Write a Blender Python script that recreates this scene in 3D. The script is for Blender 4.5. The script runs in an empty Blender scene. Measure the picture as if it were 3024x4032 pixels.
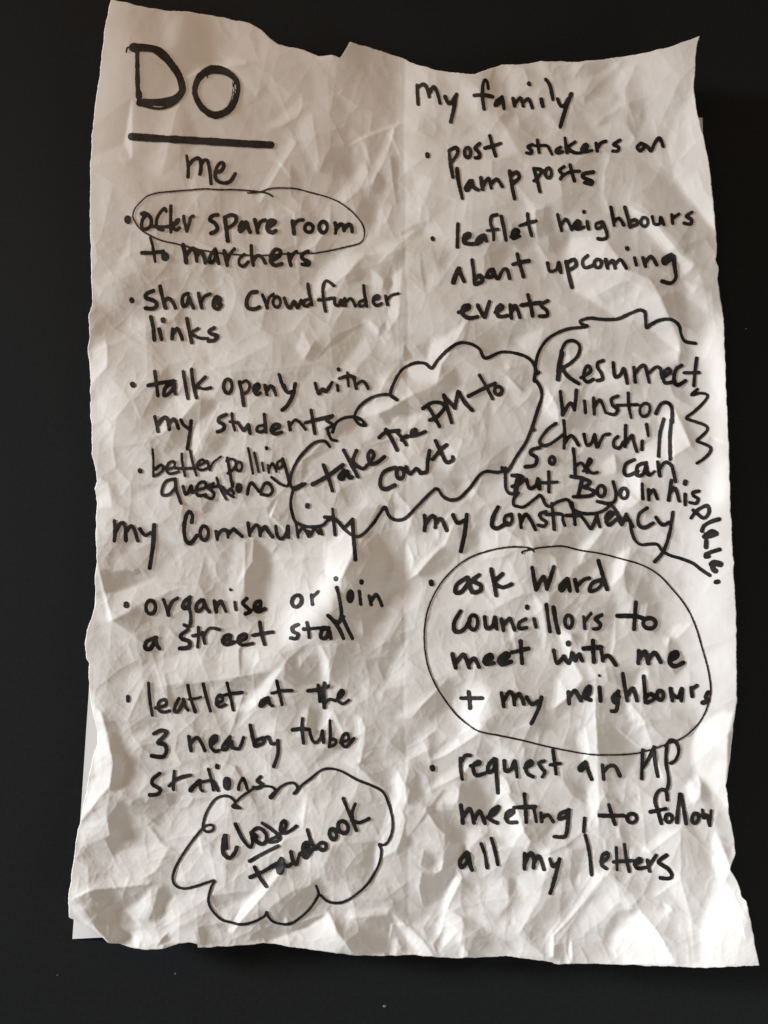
import bpy, math, numpy as np
from mathutils import Vector, geometry

# ------------------------------------------------------------------ camera, light, exposure
sc = bpy.context.scene
F = 3134.0                      # focal length in photograph pixels (3024 wide)
TILT = math.radians(8.0)
DIST = 0.263
cam_d = bpy.data.cameras.new('camera'); cam = bpy.data.objects.new('camera', cam_d)
sc.collection.objects.link(cam); sc.camera = cam
cam_d.sensor_fit = 'VERTICAL'; cam_d.sensor_height = 24.0
cam_d.lens = 24.0 * F / 4032.0
cam_d.clip_start = 0.01; cam_d.clip_end = 50
CAM = np.array([0.0, -DIST * math.sin(TILT), DIST * math.cos(TILT)])
cam.location = CAM; cam.rotation_euler = (TILT, 0, 0)

w = bpy.data.worlds.new('World'); sc.world = w; w.use_nodes = True
w.node_tree.nodes['Background'].inputs[0].default_value = (0.80, 0.65, 0.46, 1)
w.node_tree.nodes['Background'].inputs[1].default_value = 0.135

def area_light(name, loc, target, sx, sy, power, color):
    d = bpy.data.lights.new(name, 'AREA'); d.shape = 'RECTANGLE'; d.size = sx; d.size_y = sy
    d.energy = power; d.color = color
    o = bpy.data.objects.new(name, d); sc.collection.objects.link(o); o.location = loc
    o.rotation_euler = (Vector(target) - Vector(loc)).to_track_quat('-Z', 'Y').to_euler()
    return o
key = area_light('window_light', (-2.35, 0.50, 0.60), (0.19, -0.27, 0), 0.50, 0.34, 2.7, (0.91, 0.955, 1.0))
key.data.spread = math.radians(25)
area_light('lower_right_fill_light', (0.46, -0.42, 0.30), (0.08, -0.10, 0), 0.28, 0.22, 1.4, (0.97, 0.975, 0.97))  # added fill light, brightens the sheet towards its lower right
area_light('warm_room_lamp', (-0.16, 0.34, 0.42), (-0.04, 0.06, 0), 0.3, 0.3, 0.55, (1.0, 0.56, 0.27))

sc.view_settings.view_transform = 'Standard'; sc.view_settings.look = 'None'
sc.view_settings.exposure = 0; sc.view_settings.gamma = 1
sc.render.engine = 'CYCLES'
sc.cycles.max_bounces = 5

# ------------------------------------------------------------------ helpers
def world(px, py, h):
    """point of the place seen at photograph pixel px, py and lying h metres above the table"""
    x = (px - 1512.0) / F; y = -(py - 2016.0) / F
    c, s = math.cos(TILT), math.sin(TILT)
    dx = x; dy = y * c + s; dz = y * s - c
    t = (h - CAM[2]) / dz
    return np.stack([CAM[0] + dx * t, CAM[1] + dy * t, CAM[2] + dz * t], -1)

def mesh_object(name, verts, faces, mat, parent=None, smooth=True):
    me = bpy.data.meshes.new(name)
    verts = np.ascontiguousarray(verts, dtype=np.float32); faces = np.ascontiguousarray(faces, dtype=np.int32)
    nv, nf, k = len(verts), len(faces), faces.shape[1]
    me.vertices.add(nv); me.vertices.foreach_set('co', verts.ravel())
    me.loops.add(nf * k); me.loops.foreach_set('vertex_index', faces.ravel())
    me.polygons.add(nf); me.polygons.foreach_set('loop_start', np.arange(0, nf * k, k, dtype=np.int32))
    me.polygons.foreach_set('use_smooth', np.full(nf, smooth, dtype=bool))
    me.update(calc_edges=True); me.validate()
    me.materials.append(mat)
    o = bpy.data.objects.new(name, me); sc.collection.objects.link(o)
    if parent: o.parent = parent
    return o

def material(name, color, rough, spec=0.5):
    m = bpy.data.materials.new(name); m.use_nodes = True
    b = m.node_tree.nodes['Principled BSDF']
    b.inputs['Base Color'].default_value = (*color, 1); b.inputs['Roughness'].default_value = rough
    b.inputs['Specular IOR Level'].default_value = spec
    return m, m.node_tree, b

def noise(nt, scale, detail=4, rough=0.5):
    tc = nt.nodes.new('ShaderNodeTexCoord'); n = nt.nodes.new('ShaderNodeTexNoise')
    n.inputs['Scale'].default_value = scale; n.inputs['Detail'].default_value = detail
    n.inputs['Roughness'].default_value = rough
    nt.links.new(tc.outputs['Object'], n.inputs['Vector']); return n

def ramp(nt, src, c0, c1, p0=0.3, p1=0.7):
    r = nt.nodes.new('ShaderNodeValToRGB')
    r.color_ramp.elements[0].position = p0; r.color_ramp.elements[1].position = p1
    r.color_ramp.elements[0].color = (*c0, 1); r.color_ramp.elements[1].color = (*c1, 1)
    nt.links.new(src, r.inputs[0]); return r

def bump(nt, b, src, strength, dist):
    n = nt.nodes.new('ShaderNodeBump'); n.inputs['Strength'].default_value = strength
    n.inputs['Distance'].default_value = dist
    nt.links.new(src, n.inputs['Height']); nt.links.new(n.outputs[0], b.inputs['Normal'])

# materials
paper_m, nt, b = material('white_copier_paper', (0.80, 0.79, 0.77), 0.62, 0.3)
n1 = noise(nt, 18, 3); r = ramp(nt, n1.outputs['Fac'], (0.77, 0.755, 0.73), (0.82, 0.81, 0.79)); nt.links.new(r.outputs[0], b.inputs['Base Color'])
n2 = noise(nt, 900, 5, 0.6); bump(nt, b, n2.outputs['Fac'], 0.25, 0.00012)
under_m, nt, b = material('plain_under_sheet_paper', (0.74, 0.735, 0.72), 0.62, 0.3)
n2 = noise(nt, 900, 5, 0.6); bump(nt, b, n2.outputs['Fac'], 0.2, 0.0001)
ink_m, nt, b = material('black_marker_ink', (0.012, 0.011, 0.011), 0.55, 0.32)
n1 = noise(nt, 160, 5, 0.65); r = ramp(nt, n1.outputs['Fac'], (0.005, 0.0045, 0.0045), (0.030, 0.030, 0.033), 0.38, 0.68); nt.links.new(r.outputs[0], b.inputs['Base Color'])
bump(nt, b, noise(nt, 1500, 3).outputs['Fac'], 0.3, 0.0001)
fine_m, nt, b = material('fine_pen_ink', (0.016, 0.009, 0.008), 0.5, 0.4)
table_m, nt, b = material('matt_black_table', (0.0095, 0.0095, 0.0095), 0.8, 0.1)
n1 = noise(nt, 900, 6, 0.7); r = ramp(nt, n1.outputs['Fac'], (0.010, 0.0112, 0.0122), (0.016, 0.0172, 0.0182)); nt.links.new(r.outputs[0], b.inputs['Base Color'])
bump(nt, b, n1.outputs['Fac'], 0.15, 0.0001)
dust_m, _, _ = material('pale_dust', (0.16, 0.165, 0.18), 0.9, 0.2)

# ------------------------------------------------------------------ the table
tbl = mesh_object('table_surface', [(-1, -1, 0), (1, -1, 0), (1, 1, 0), (-1, 1, 0)], [(0, 1, 2, 3)], table_m)
tbl['kind'] = 'structure'; tbl['label'] = 'matt black table top the paper lies on'

# ------------------------------------------------------------------ relief of the crumpled sheet
ST = 3.0                                           # grid step in photograph pixels
X0, Y0 = -60.0, -60.0
NX, NY = 1048, 1320
gx = X0 + ST * np.arange(NX); gy = Y0 + ST * np.arange(NY)
GX, GY = np.meshgrid(gx, gy)
CELL = DIST / F * ST                               # metres per cell, nearly
rng = np.random.default_rng(7)

def blur(a, s):
    if s <= 0: return a
    fx = np.fft.rfftfreq(a.shape[1] * 2)[None]; fy = np.fft.fftfreq(a.shape[0] * 2)[:, None]
    p = np.pad(a, ((0, a.shape[0]), (0, a.shape[1])), mode='symmetric')
    g = np.exp(-2 * (math.pi * s) ** 2 * (fx ** 2 + fy ** 2))
    return np.fft.irfft2(np.fft.rfft2(p) * g, s=p.shape)[:a.shape[0], :a.shape[1]]

def fill_tri(out, p, v):
    """linear interpolation of v over triangle p (grid cells) into out"""
    x0 = max(int(math.floor(p[:, 0].min())), 0); x1 = min(int(math.ceil(p[:, 0].max())) + 1, NX)
    y0 = max(int(math.floor(p[:, 1].min())), 0); y1 = min(int(math.ceil(p[:, 1].max())) + 1, NY)
    if x1 <= x0 or y1 <= y0: return
    X, Y = np.meshgrid(np.arange(x0, x1), np.arange(y0, y1))
    (ax, ay), (bx, by), (cx, cy) = p
    d = (by - cy) * (ax - cx) + (cx - bx) * (ay - cy)
    if abs(d) < 1e-9: return
    a = ((by - cy) * (X - cx) + (cx - bx) * (Y - cy)) / d
    b_ = ((cy - ay) * (X - cx) + (ax - cx) * (Y - cy)) / d
    c = 1 - a - b_
    m = (a >= -1e-6) & (b_ >= -1e-6) & (c >= -1e-6)
    sub = out[y0:y1, x0:x1]; sub[m] = (a * v[0] + b_ * v[1] + c * v[2])[m]

def facets(L, seed, stretch=(1.0, 1.0), rot=0.0):
    """creased facets: random heights on an irregular net, linear between"""
    r = np.random.default_rng(seed)
    Lc = L / ST
    c, s = math.cos(rot), math.sin(rot)
    R = math.hypot(NX, NY) * 0.62
    us = np.arange(-R, R, Lc * stretch[0]); vs = np.arange(-R, R, Lc * stretch[1])
    U, V = np.meshgrid(us, vs)
    U = U + r.uniform(-0.5, 0.5, U.shape) * Lc * stretch[0] * 1.15; V = V + r.uniform(-0.5, 0.5, V.shape) * Lc * stretch[1] * 1.15
    X = NX / 2 + c * U - s * V; Y = NY / 2 + s * U + c * V
    k = (X > -2 * Lc) & (X < NX + 2 * Lc) & (Y > -2 * Lc) & (Y < NY + 2 * Lc)
    P = np.stack([X[k], Y[k]], -1)
    Z = np.sign(r.normal(0, 1, len(P))) * r.uniform(0.5, 1.3, len(P))
    tri = geometry.delaunay_2d_cdt([Vector(q) for q in P.tolist()], [], [], 0, 1e-5)
    vs_, fs = np.array([tuple(q) for q in tri[0]]), tri[2]
    orig = [o[0] if o else 0 for o in tri[3]]
    z = Z[orig]
    out = np.zeros((NY, NX))
    for f in fs:
        f = list(f)
        fill_tri(out, vs_[f], z[f])
    return out * Lc * CELL                          # slope of order one

# hand-read light and dark planes of the sheet: the slope towards the window they stand for
FACETS = """@ 0 0
v -0.8 600 -100 2500 -100 2500 1400 1900 2000 900 1700
v 1.2 4380 1600 4900 1600 4900 4400 4400 4400
v 0.5 4200 4400 4900 4400 4900 6600 4200 6600
v 0.8 1100 5000 2400 5000 2400 5900 900 5900
v 0.4 380 3200 720 3200 760 5000 520 6000 350 6000
@ 300 0
s 2 590 80 670 90 630 320 560 300
s 1.5 650 560 690 640 560 1150 480 1150 560 900 620 700
-0.6 700 640 800 900 640 1100 560 1150 650 740
s -1 760 90 900 110 850 420 720 480
3 880 395 1100 400 1120 415 980 435 900 420
2 720 490 800 450 830 460 740 505
v 1.2 200 60 300 60 260 600 180 900 110 900 140 600
1.2 1470 610 1440 680 1240 830 1330 830 1450 760 1480 690
1.2 1480 760 1540 740 1590 1080 1510 1000 1440 850
1.5 1440 930 1300 1150 1200 1330 1180 1300 1270 1130 1400 900
-1 1400 1060 1480 1200 1460 1340 1400 1280
1.2 1659 1330 1560 1500 1450 1620 1480 1659 1560 1600 1659 1480
0.8 1280 1340 1230 1450 1180 1659 1260 1659 1300 1450
@ 1100 100
s 1.6 830 270 790 900 860 900 900 300
s -1 640 250 820 250 790 640 620 600
2 740 650 640 880 600 960 560 1050 610 1040 700 850 750 700
-1.4 640 960 600 1080 660 1100 700 980
1.2 520 740 560 870 600 930 570 800 530 740
1.6 560 890 440 1040 330 1160 420 1160 520 1080 580 960
-1.2 340 790 480 800 460 950 400 1000 260 960 300 850
1.2 150 640 230 780 250 960 190 880 120 720
0.8 480 680 540 740 500 760 430 720
-1.4 540 1130 640 1150 610 1340 560 1370 500 1210
1.6 650 1180 740 1170 700 1290 650 1290
-2 720 850 790 850 790 1160 760 1160
-0.6 800 960 880 960 880 1100 800 1100
1.2 900 980 1000 1000 950 1160 880 1150
1.2 800 1160 930 1160 920 1280 810 1250
-2 880 1300 960 1280 940 1370 840 1400 790 1360
1.7 600 1480 740 1400 900 1330 760 1450 560 1659 500 1659
-1 560 1659 700 1500 830 1440 830 1560 700 1659
-1 1000 1470 1110 1470 1090 1600 1030 1600
-1.5 1390 1400 1520 1420 1420 1659 1340 1659 1340 1500
-1 920 600 1170 590 1300 680 1000 740 900 690
1.5 1190 390 1310 410 1290 560 1200 550
s -2.6 1330 350 1440 300 1430 470 1350 490
1.6 1480 270 1600 280 1640 400 1500 500
-0.6 1420 600 1500 700 1600 860 1659 820 1659 700 1560 560 1430 520
-1.5 1390 880 1540 860 1600 930 1480 1000 1390 980
1 1120 760 1250 700 1340 720 1320 760 1150 800
1 1480 690 1560 830 1440 870 1420 700
0.8 1100 1130 1400 1100 1500 1170 1300 1200 1150 1180
@ 1960 100
-0.5 290 240 370 240 360 310 320 340
-2 370 270 470 250 490 300 420 330 360 320
-2.4 560 250 820 205 780 240 620 340 510 370 500 330
-1 830 210 790 260 690 350 700 400 760 360 850 240
-1.5 690 350 560 480 570 520 650 470 700 420
1.5 440 360 620 340 560 450 500 460 450 430
1.5 800 300 900 260 830 420 840 520 700 590 800 480 760 400
-1.5 860 500 980 470 960 620 900 740 840 640
-1.5 700 590 780 580 820 500 720 640 650 660
1 620 690 800 620 900 740 860 780 700 760
-1 330 570 560 560 600 680 420 700
-1.5 0 590 130 560 300 600 330 700 200 780 80 700
s 0.8 870 210 1300 80 1280 420 1080 740 960 700 900 500
2 1290 200 1270 420 1110 740 1100 820 1200 780 1180 640 1280 480
3 1280 430 1340 650 1390 960 1420 1340 1150 1000 1110 820 1200 640
2 1200 620 1240 820 1150 980 1130 820
1 1100 830 1140 980 1040 900 1010 830
-1 930 880 1100 1000 1300 1220 1420 1350 1430 1500 1330 1600 1150 1400 950 1180 860 1150
1.5 700 830 740 840 700 950 690 1100 740 1230 700 1240 670 1000
-0.7 560 850 680 860 670 1060 640 1200 430 1230 400 1000
2.5 860 1180 1000 1260 1200 1500 1330 1600 1310 1659 1240 1659 1040 1400 870 1230
3.3 480 1380 700 1400 850 1600 1000 1659 500 1659 420 1540
-0.5 560 1340 700 1380 850 1460 980 1380 960 1320 700 1300
-1 1000 1430 1200 1560 1180 1659 1000 1560
-1.5 340 1350 480 1330 400 1500 330 1480
2 250 1420 340 1550 310 1659 260 1500
1 170 1140 340 1180 260 1340 180 1290
-2 240 1210 350 1180 360 1340 260 1390
-1.5 100 1280 240 1400 160 1480 80 1420
-2 1300 1560 1440 1540 1440 1659 1330 1659
@ 300 1000
s -1.5 80 320 330 400 300 560 90 600
2 190 570 90 640 95 850 200 740 200 600
s 1.2 210 720 280 700 260 1200 100 1200 100 850
2 130 1450 210 1500 240 1659 135 1659
s -1 430 60 700 100 720 260 560 330 350 370 250 200
1.3 650 920 820 900 700 1060 560 1180 480 1200
-1 820 930 940 960 780 1120 700 1270 560 1300 640 1140
1 930 960 1100 1010 900 1060 850 1150 900 1230 960 1180
-1 870 1150 1000 1190 930 1340 800 1330
1 700 560 1270 580 1000 730 880 750 850 620
-1 1000 770 1380 740 1560 720 1500 820 1250 900 1050 860
1.5 1480 500 1540 620 1480 680 1430 620
-1.5 1560 560 1640 600 1550 700 1490 690
-0.7 1240 350 1420 430 1300 540 1200 500
0.6 240 1350 480 1200 500 1480 300 1600
0.9 400 1540 620 1530 600 1659 350 1659
@ 1100 1000
1.5 400 0 260 120 180 330 280 260 440 130 560 0
-1 560 0 690 0 600 130 450 220 430 150
-1.5 700 0 760 150 690 450 700 250 660 120
1 600 100 680 160 660 330 600 250
1.8 740 150 800 90 780 400 700 520 710 350
-0.8 420 350 540 350 540 500 560 700 470 740 350 720 330 520
2 540 450 640 530 700 600 640 480 590 430
-2 700 430 690 520 640 550 660 470
1 560 540 400 740 330 850 460 800 600 640
-2 820 580 880 700 860 760 820 740 810 640
-1 880 590 990 730 1000 640 960 590
3 1000 550 1090 540 1230 420 1160 560 1000 740 960 700
-1.5 1240 420 1200 560 1130 600 1250 580 1380 660 1480 600 1659 600 1659 420 1450 440
2.5 1130 620 1060 720 1030 850 870 830 800 700 960 700
-1.7 640 1040 900 910 1030 850 1150 740 1160 860 1060 960 900 1060 700 1120
2 520 1000 780 940 900 890 760 990 640 1045 560 1060
1 720 1060 950 1040 860 1140 800 1200
-1.5 270 1140 480 1060 520 1120 380 1200 300 1180
1 560 1100 640 1180 560 1230 520 1180
1.5 720 1240 790 1280 850 1370 750 1400 720 1330
-0.5 1260 750 1350 900 1290 1000 1200 880
2 1480 700 1480 860 1560 1000 1600 960 1540 800
1.5 1500 870 1659 880 1620 950 1560 980
-1 1240 1060 1310 1060 1300 1200 1240 1180
1.5 1100 1190 1200 1210 1130 1420 1010 1400
-1 900 1470 1240 1470 1130 1540 1000 1510
1 1230 1540 1480 1470 1510 1580 1300 1659 1240 1600
-0.7 1330 1220 1600 1220 1500 1400 1300 1420
1.5 560 1510 700 1560 760 1500 700 1659 500 1659
@ 1960 1000
2.5 440 0 800 100 900 130 600 300 500 250 420 150
2.5 860 140 1000 170 1080 330 1180 560 1190 650 980 480 780 420 600 300 780 220
1 640 280 860 170 900 230 720 330
-1 1180 180 1250 200 1330 120 1380 400 1460 380 1440 130 1400 60 1300 60
2.5 1210 180 1320 200 1270 260
-1.5 1060 260 1180 250 1420 420 1300 520 1200 460 1120 420
-1.5 1330 170 1460 420 1480 300 1440 100
s 3 1480 400 1510 900 1520 1659 1370 1659 1400 1300 1380 700 1300 620
-0.5 200 420 460 480 280 560 100 560 200 500
1 100 560 300 480 240 700
1.5 420 700 560 600 680 640 880 660 860 900 640 880 540 760
0.8 540 700 680 520 660 700 640 880
2.5 880 650 980 680 1170 620 1180 720 1000 740 900 760
-2 1190 560 1300 640 1240 700 1190 700
-2 1120 830 1220 860 1290 1000 1230 980 1150 930
-2 1180 1060 1270 1260 1290 1290 1310 1200 1240 1060
3 1150 1000 1260 1250 1100 1350 1040 1300 1060 1050
2.6 320 870 390 1000 400 1100 320 1060 260 960
1.2 580 1150 760 1060 1000 1080 960 1260 760 1240 640 1220
3.5 960 1250 1050 1200 1060 1320 1010 1560 860 1659 760 1659 860 1360
2.6 660 1380 770 1300 770 1430 700 1440
-1 760 1290 830 1390 780 1440
-0.5 930 1400 1040 1440 1000 1560 930 1659
-1 200 720 240 840 160 900 60 800 20 760
@ 300 1900
s 1.5 130 50 240 100 230 300 150 340 130 500 130 300
-1.5 140 560 330 570 490 630 180 720
1 170 740 480 640 690 680 400 800 220 900
-1.5 220 910 400 820 480 880 400 980
-0.4 280 440 480 430 600 430 560 600 420 610 280 480
0.7 240 120 420 60 640 190 560 260 380 300 240 250
0.6 960 80 1100 90 1000 260 860 240
1 1040 380 1100 400 1100 640 1050 900 980 700
-1.2 1100 390 1160 370 1270 470 1250 720 1220 900 1100 860
s 1.3 1270 400 1400 380 1659 350 1659 560 1500 700 1350 1050 1250 1100 1240 700
1.2 500 1190 680 1110 860 1130 720 1300 560 1330 520 1260
0.6 880 1120 1290 1090 1340 1130 1280 1220 1000 1280 780 1310 700 1290
-1.5 570 1340 1000 1280 1290 1230 1140 1370 980 1340 760 1330
2.5 1150 1400 1290 1230 1380 1180 1300 1280 1240 1400 1120 1500 1040 1480
-2 1380 1190 1640 1230 1560 1310 1420 1330 1350 1280
-0.8 430 1240 490 1180 540 1400 470 1500
-1 390 1000 450 930 600 940 560 1090 440 1190 400 1100
4 100 1450 160 1500 200 1659 150 1659 120 1560
-1.5 160 1490 240 1540 300 1659 210 1659
1.5 1480 1480 1520 1480 1480 1659 1420 1659
-1 1520 1470 1600 1470 1560 1659 1500 1659
@ 1100 1900
3.3 300 400 470 290 480 460 390 650 300 600
s 4.2 20 1100 60 860 200 700 360 560 380 640 320 780 260 900 160 960 100 1000
-1.5 490 480 640 330 700 440 700 600 640 900 500 900 400 860 400 640
-1.5 700 180 640 260 500 480 560 330 650 140
2.6 830 380 880 500 850 640 830 600
3.2 1140 260 1090 400 900 600 840 640 880 540 1050 400 1100 300
1 880 340 1050 320 1010 430 900 500 840 380
-1.5 1060 420 1180 460 1100 560 960 620 900 600 1000 480
-1 700 590 840 590 830 680 700 740 650 620
0.7 700 740 830 760 690 1030 690 860
0.4 830 690 960 660 940 900 830 1000
-1 690 1040 800 1040 730 1200 690 1320 640 1180
1.2 740 1190 820 1200 820 1330 690 1350 660 1440 630 1400 700 1280
3 260 1050 320 1160 330 1280 290 1400 280 1250 270 1130
-1.5 30 1180 160 1060 100 1300 130 1330 60 1300
-1 150 1130 270 1140 280 1250 240 1300 130 1300
-0.8 330 1050 600 960 650 1150 500 1400 350 1300
2.5 300 1480 360 1500 420 1640 350 1659 300 1600
0.5 360 1490 500 1400 480 1600 430 1659
3 490 1520 540 1540 540 1659 510 1659
1 760 1520 940 1400 1140 1280 900 1500 760 1620
-1.5 900 1490 1100 1280 1160 1300 1100 1460 1000 1560 800 1659
s 3 1240 1300 1380 1350 1390 1480 1300 1600 1150 1560 1160 1400
-1.5 1310 1560 1480 1540 1659 1560 1659 1640 1440 1640
0.8 1240 560 1500 500 1600 720 1400 830 1280 830 1140 720
-0.5 1220 850 1300 900 1240 1000 1180 980
-1 1150 1220 1230 1100 1260 1180 1200 1300
1.2 1300 320 1480 300 1600 400 1480 480 1320 500
-1 1160 280 1300 330 1310 400 1200 470
1.5 760 60 880 200 820 380 740 240
@ 1960 1900
v 2.8 1220 120 1520 60 1560 1000 1560 1500 1420 1600 1390 1200 1300 900 1150 640 1120 560 1200 380
-1 950 140 1180 300 1190 400 1100 350 960 200
2 650 300 690 310 560 480 530 560 540 420
-1 690 320 850 330 800 480 700 560 590 560 560 480
2 190 340 230 430 220 560 180 420
-1.2 230 350 480 330 540 420 380 480 240 460
2.6 770 470 870 420 820 600 740 680
-1.5 820 590 1000 640 1030 760 960 850 820 680
2 230 720 290 800 320 1000 300 1100 250 900
-1.2 320 700 480 700 540 780 430 960 380 900
-1.5 490 560 640 480 600 600 520 780 430 900 460 740
-1 600 730 770 740 750 960 560 980 500 900
3.3 430 960 480 1000 470 1200 400 1000 380 950
-2 480 980 560 1000 600 1080 520 1090
0.5 770 740 1040 800 960 900 800 960
-1.5 980 800 1070 780 1040 1000 950 920
2.5 1150 930 1270 920 1180 1010 1100 1060 1080 1030
-2 1120 1010 1180 1030 1230 1200 1160 1260 1110 1160
-0.5 800 980 1040 1000 900 1100 720 1140 620 1130
-1.5 700 1200 940 1210 860 1350 720 1300
1.5 950 1220 1000 1230 900 1420 860 1380
1.5 580 1160 640 1250 660 1560 600 1659 560 1500 600 1300
2.8 480 1150 560 1280 460 1400 360 1500 380 1300 450 1200
-1.5 600 1280 560 1330 480 1480 370 1570 360 1480 460 1400
-1.5 640 1400 820 1400 880 1560 840 1659 640 1659
2.3 860 1440 960 1560 980 1659 880 1580 840 1480
-0.5 1250 1380 1260 1480 1100 1560 1000 1450 960 1440
-1.5 1130 1480 1300 1480 1310 1600 1260 1659 1130 1600
2.4 1310 1560 1440 1500 1540 1500 1500 1659 1290 1659
-0.5 0 1520 380 1480 380 1600 200 1659 0 1659
@ 250 2830
4.5 200 0 270 90 320 280 180 380 200 200 225 130
4.5 320 290 300 440 200 560 110 670 170 440 220 330
-2 160 610 240 570 110 700
-2 280 60 380 130 400 350 340 480 300 470 330 290
-2 300 500 420 560 440 780 310 780 280 620
0.7 400 250 500 320 560 380 500 500 400 450
-1.3 460 530 560 500 780 480 700 600 620 700 540 640 480 640 420 590
-1.5 730 220 960 260 900 340 770 300
1 600 380 720 330 850 380 720 440
1 100 700 280 640 300 760 100 850
1.2 350 850 640 820 700 830 600 1000 480 1060 300 1000
1.5 60 1150 300 1020 560 1060 570 1090 260 1110 120 1170
-2 180 1120 580 1080 520 1180 420 1240 240 1260 50 1190
1 580 1090 570 1200 540 1300 400 1320 380 1240 500 1190
-2.5 120 1240 400 1260 480 1340 300 1330 150 1290
-2.5 620 1100 680 1120 650 1280 600 1330 550 1320 600 1200
-2 640 1090 800 1140 740 1190 680 1180
-1.5 200 1360 440 1380 430 1440 300 1460 240 1400
3.5 440 1400 500 1420 490 1500 450 1460
1.5 480 1390 700 1370 860 1400 880 1470 700 1460 600 1510 510 1490
-2 680 1400 700 1440 600 1500 640 1440
0.8 700 1150 940 1170 1000 1240 860 1300 700 1380 650 1330
3.5 35 1200 280 1440 300 1460 260 1450 60 1260
1 780 860 960 850 1000 1060 740 1060
-1.5 940 1160 1150 1130 1300 1120 1160 1180 1000 1240
0.5 1000 1240 1160 1190 1300 1230 1160 1330 1060 1320
3.2 1440 860 1460 950 1340 1110 1240 1230 1160 1320 1080 1440 1060 1400 1150 1280 1180 1190 1300 1080 1400 960
-0.5 1420 800 1659 900 1500 1000 1440 950
-1.5 1340 1240 1500 1120 1659 1080 1600 1250 1440 1340
-1.5 880 1360 1060 1330 1100 1420 1040 1480 900 1480
-1 1100 1440 1240 1380 1180 1470 1060 1480
-2 1240 1400 1360 1350 1300 1450 1180 1470
3.5 1440 1290 1470 1330 1430 1340
3.2 1340 1450 1560 1380 1659 1330 1659 1500 1500 1480
-3.2 1500 1350 1659 1290 1659 1320 1540 1380 1500 1370
@ 1150 2830
3.2 0 1340 240 1260 300 1400 400 1540 250 1520 0 1490
-3.2 0 1350 220 1270 200 1300 0 1390
-1.5 230 1250 360 1300 330 1440 300 1400
2 370 1250 640 1230 620 1280 370 1300
-1 380 1310 640 1290 680 1400 640 1540 420 1540 340 1420
4.3 650 1270 720 1330 860 1460 930 1560 820 1540 720 1390 690 1360
2 640 1440 690 1440 680 1540 640 1540
-0.6 740 1260 860 1260 900 1400 880 1470 760 1350
4.8 1080 980 1110 1040 1010 1240 970 1420 940 1400 980 1240 1010 1120
-2.8 960 1420 1000 1330 1000 1440 950 1550 920 1470
-2.5 850 1000 940 1010 1080 960 1000 1100 950 1170 860 1230 830 1100
-2 860 860 940 880 930 950 900 990 840 960
2 930 960 1000 900 1000 960 950 1010
-1.2 1110 1050 1200 1090 1220 1180 1130 1290 1100 1200
2.7 1010 1240 1110 1300 1120 1360 1000 1480 960 1540 980 1420
2.7 1120 1350 1060 1440 1180 1560 1090 1560
-1.2 1170 1450 1220 1390 1300 1420 1440 1460 1380 1560 1140 1560
1.5 1190 1300 1400 1330 1480 1410 1659 1560 1500 1540 1440 1460 1300 1400
1.5 1290 1050 1400 1040 1420 1200 1340 1280 1230 1250
-1.5 1420 1030 1480 1080 1440 1190 1420 1140
3.3 1659 1000 1600 1180 1480 1400 1470 1300 1580 1120 1620 980
-0.8 1500 1360 1659 1220 1659 1400 1560 1460
-1.2 270 820 560 800 530 1000 480 1050 230 1060 210 960
2.5 540 830 600 720 640 560 700 560 740 660 700 850 600 900 540 1000
2 650 500 740 560 750 520 730 600 650 560
3.8 680 320 740 440 750 560 680 540 660 420
-1.5 750 560 770 460 830 350 850 500 800 560
1.5 740 230 760 320 740 430 690 330
-1 770 300 830 360 770 470 740 440
-2 870 580 1000 600 1060 600 1020 780 940 700
0.7 740 700 860 580 940 700 990 890 860 850 760 800 720 740
-1 720 770 780 760 760 840 690 900 690 840
-2 990 890 1040 810 1130 810 1060 930 980 990
1 860 490 1060 440 1130 480 1050 560 900 560 850 520
2 860 490 1120 360 1180 280 1100 290 960 380
-2 1100 420 1200 400 1260 500 1240 660 1080 560
2.8 1350 360 1400 400 1460 560 1520 760 1440 700 1370 560 1340 480
-0.7 1400 480 1560 500 1480 600
-1.8 1540 700 1659 700 1659 760 1580 800 1500 780
2 1280 700 1470 740 1560 830 1440 840 1340 760
1.5 1140 730 1270 690 1280 740 1160 840 1180 960 1110 850
-0.7 600 0 900 0 860 100 760 200 680 220 600 280 620 180 700 60
1.5 880 100 900 200 780 260 690 330 740 240 840 160
2.8 1180 0 1240 40 1200 110 1000 240 900 280 960 220 1100 100
-1 1260 0 1420 10 1540 60 1420 120 1280 80
-1.5 1240 120 1320 200 1290 300 1200 240 1230 150
1 1340 180 1440 230 1480 280 1300 240
-1 1510 170 1659 200 1600 300 1520 280
2 440 0 480 60 460 200 430 380 420 200 450 100
0.5 300 200 440 220 400 400 310 330 210 280
-1 240 0 300 60 340 180 260 240 100 330 200 220 230 120
3 495 210 520 300 505 260
-1 400 280 620 330 640 480 560 430
-1 440 300 480 150 600 200 580 300
2 30 640 100 480 70 720
@ 2010 2830
-0.7 140 0 380 0 300 90 150 90
2.3 430 120 470 60 560 0 580 600 520 600 500 480 540 400 460 240
-1.7 560 0 740 0 830 20 740 180 620 240 580 230
1.5 830 0 900 100 930 180 840 190 770 120
-1.3 900 0 1240 0 1200 60 1090 130 1000 130 930 60
-0.7 590 240 840 210 880 380 760 450 600 430
3 930 190 1000 400 970 380 900 230
-1.2 600 440 760 460 860 500 760 590 640 560
2.4 1210 60 1420 120 1430 600 1300 440 1200 330 1180 200
-1 1050 330 1200 330 1190 440 1100 400
2.5 1140 440 1220 360 1260 480 1200 560 1160 520
-1.5 1240 380 1290 440 1340 600 1320 680 1240 520
-1 1350 560 1440 700 1460 800 1430 940 1340 700
3.8 1340 740 1400 880 1440 980 1380 1100 1330 960 1320 800
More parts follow.
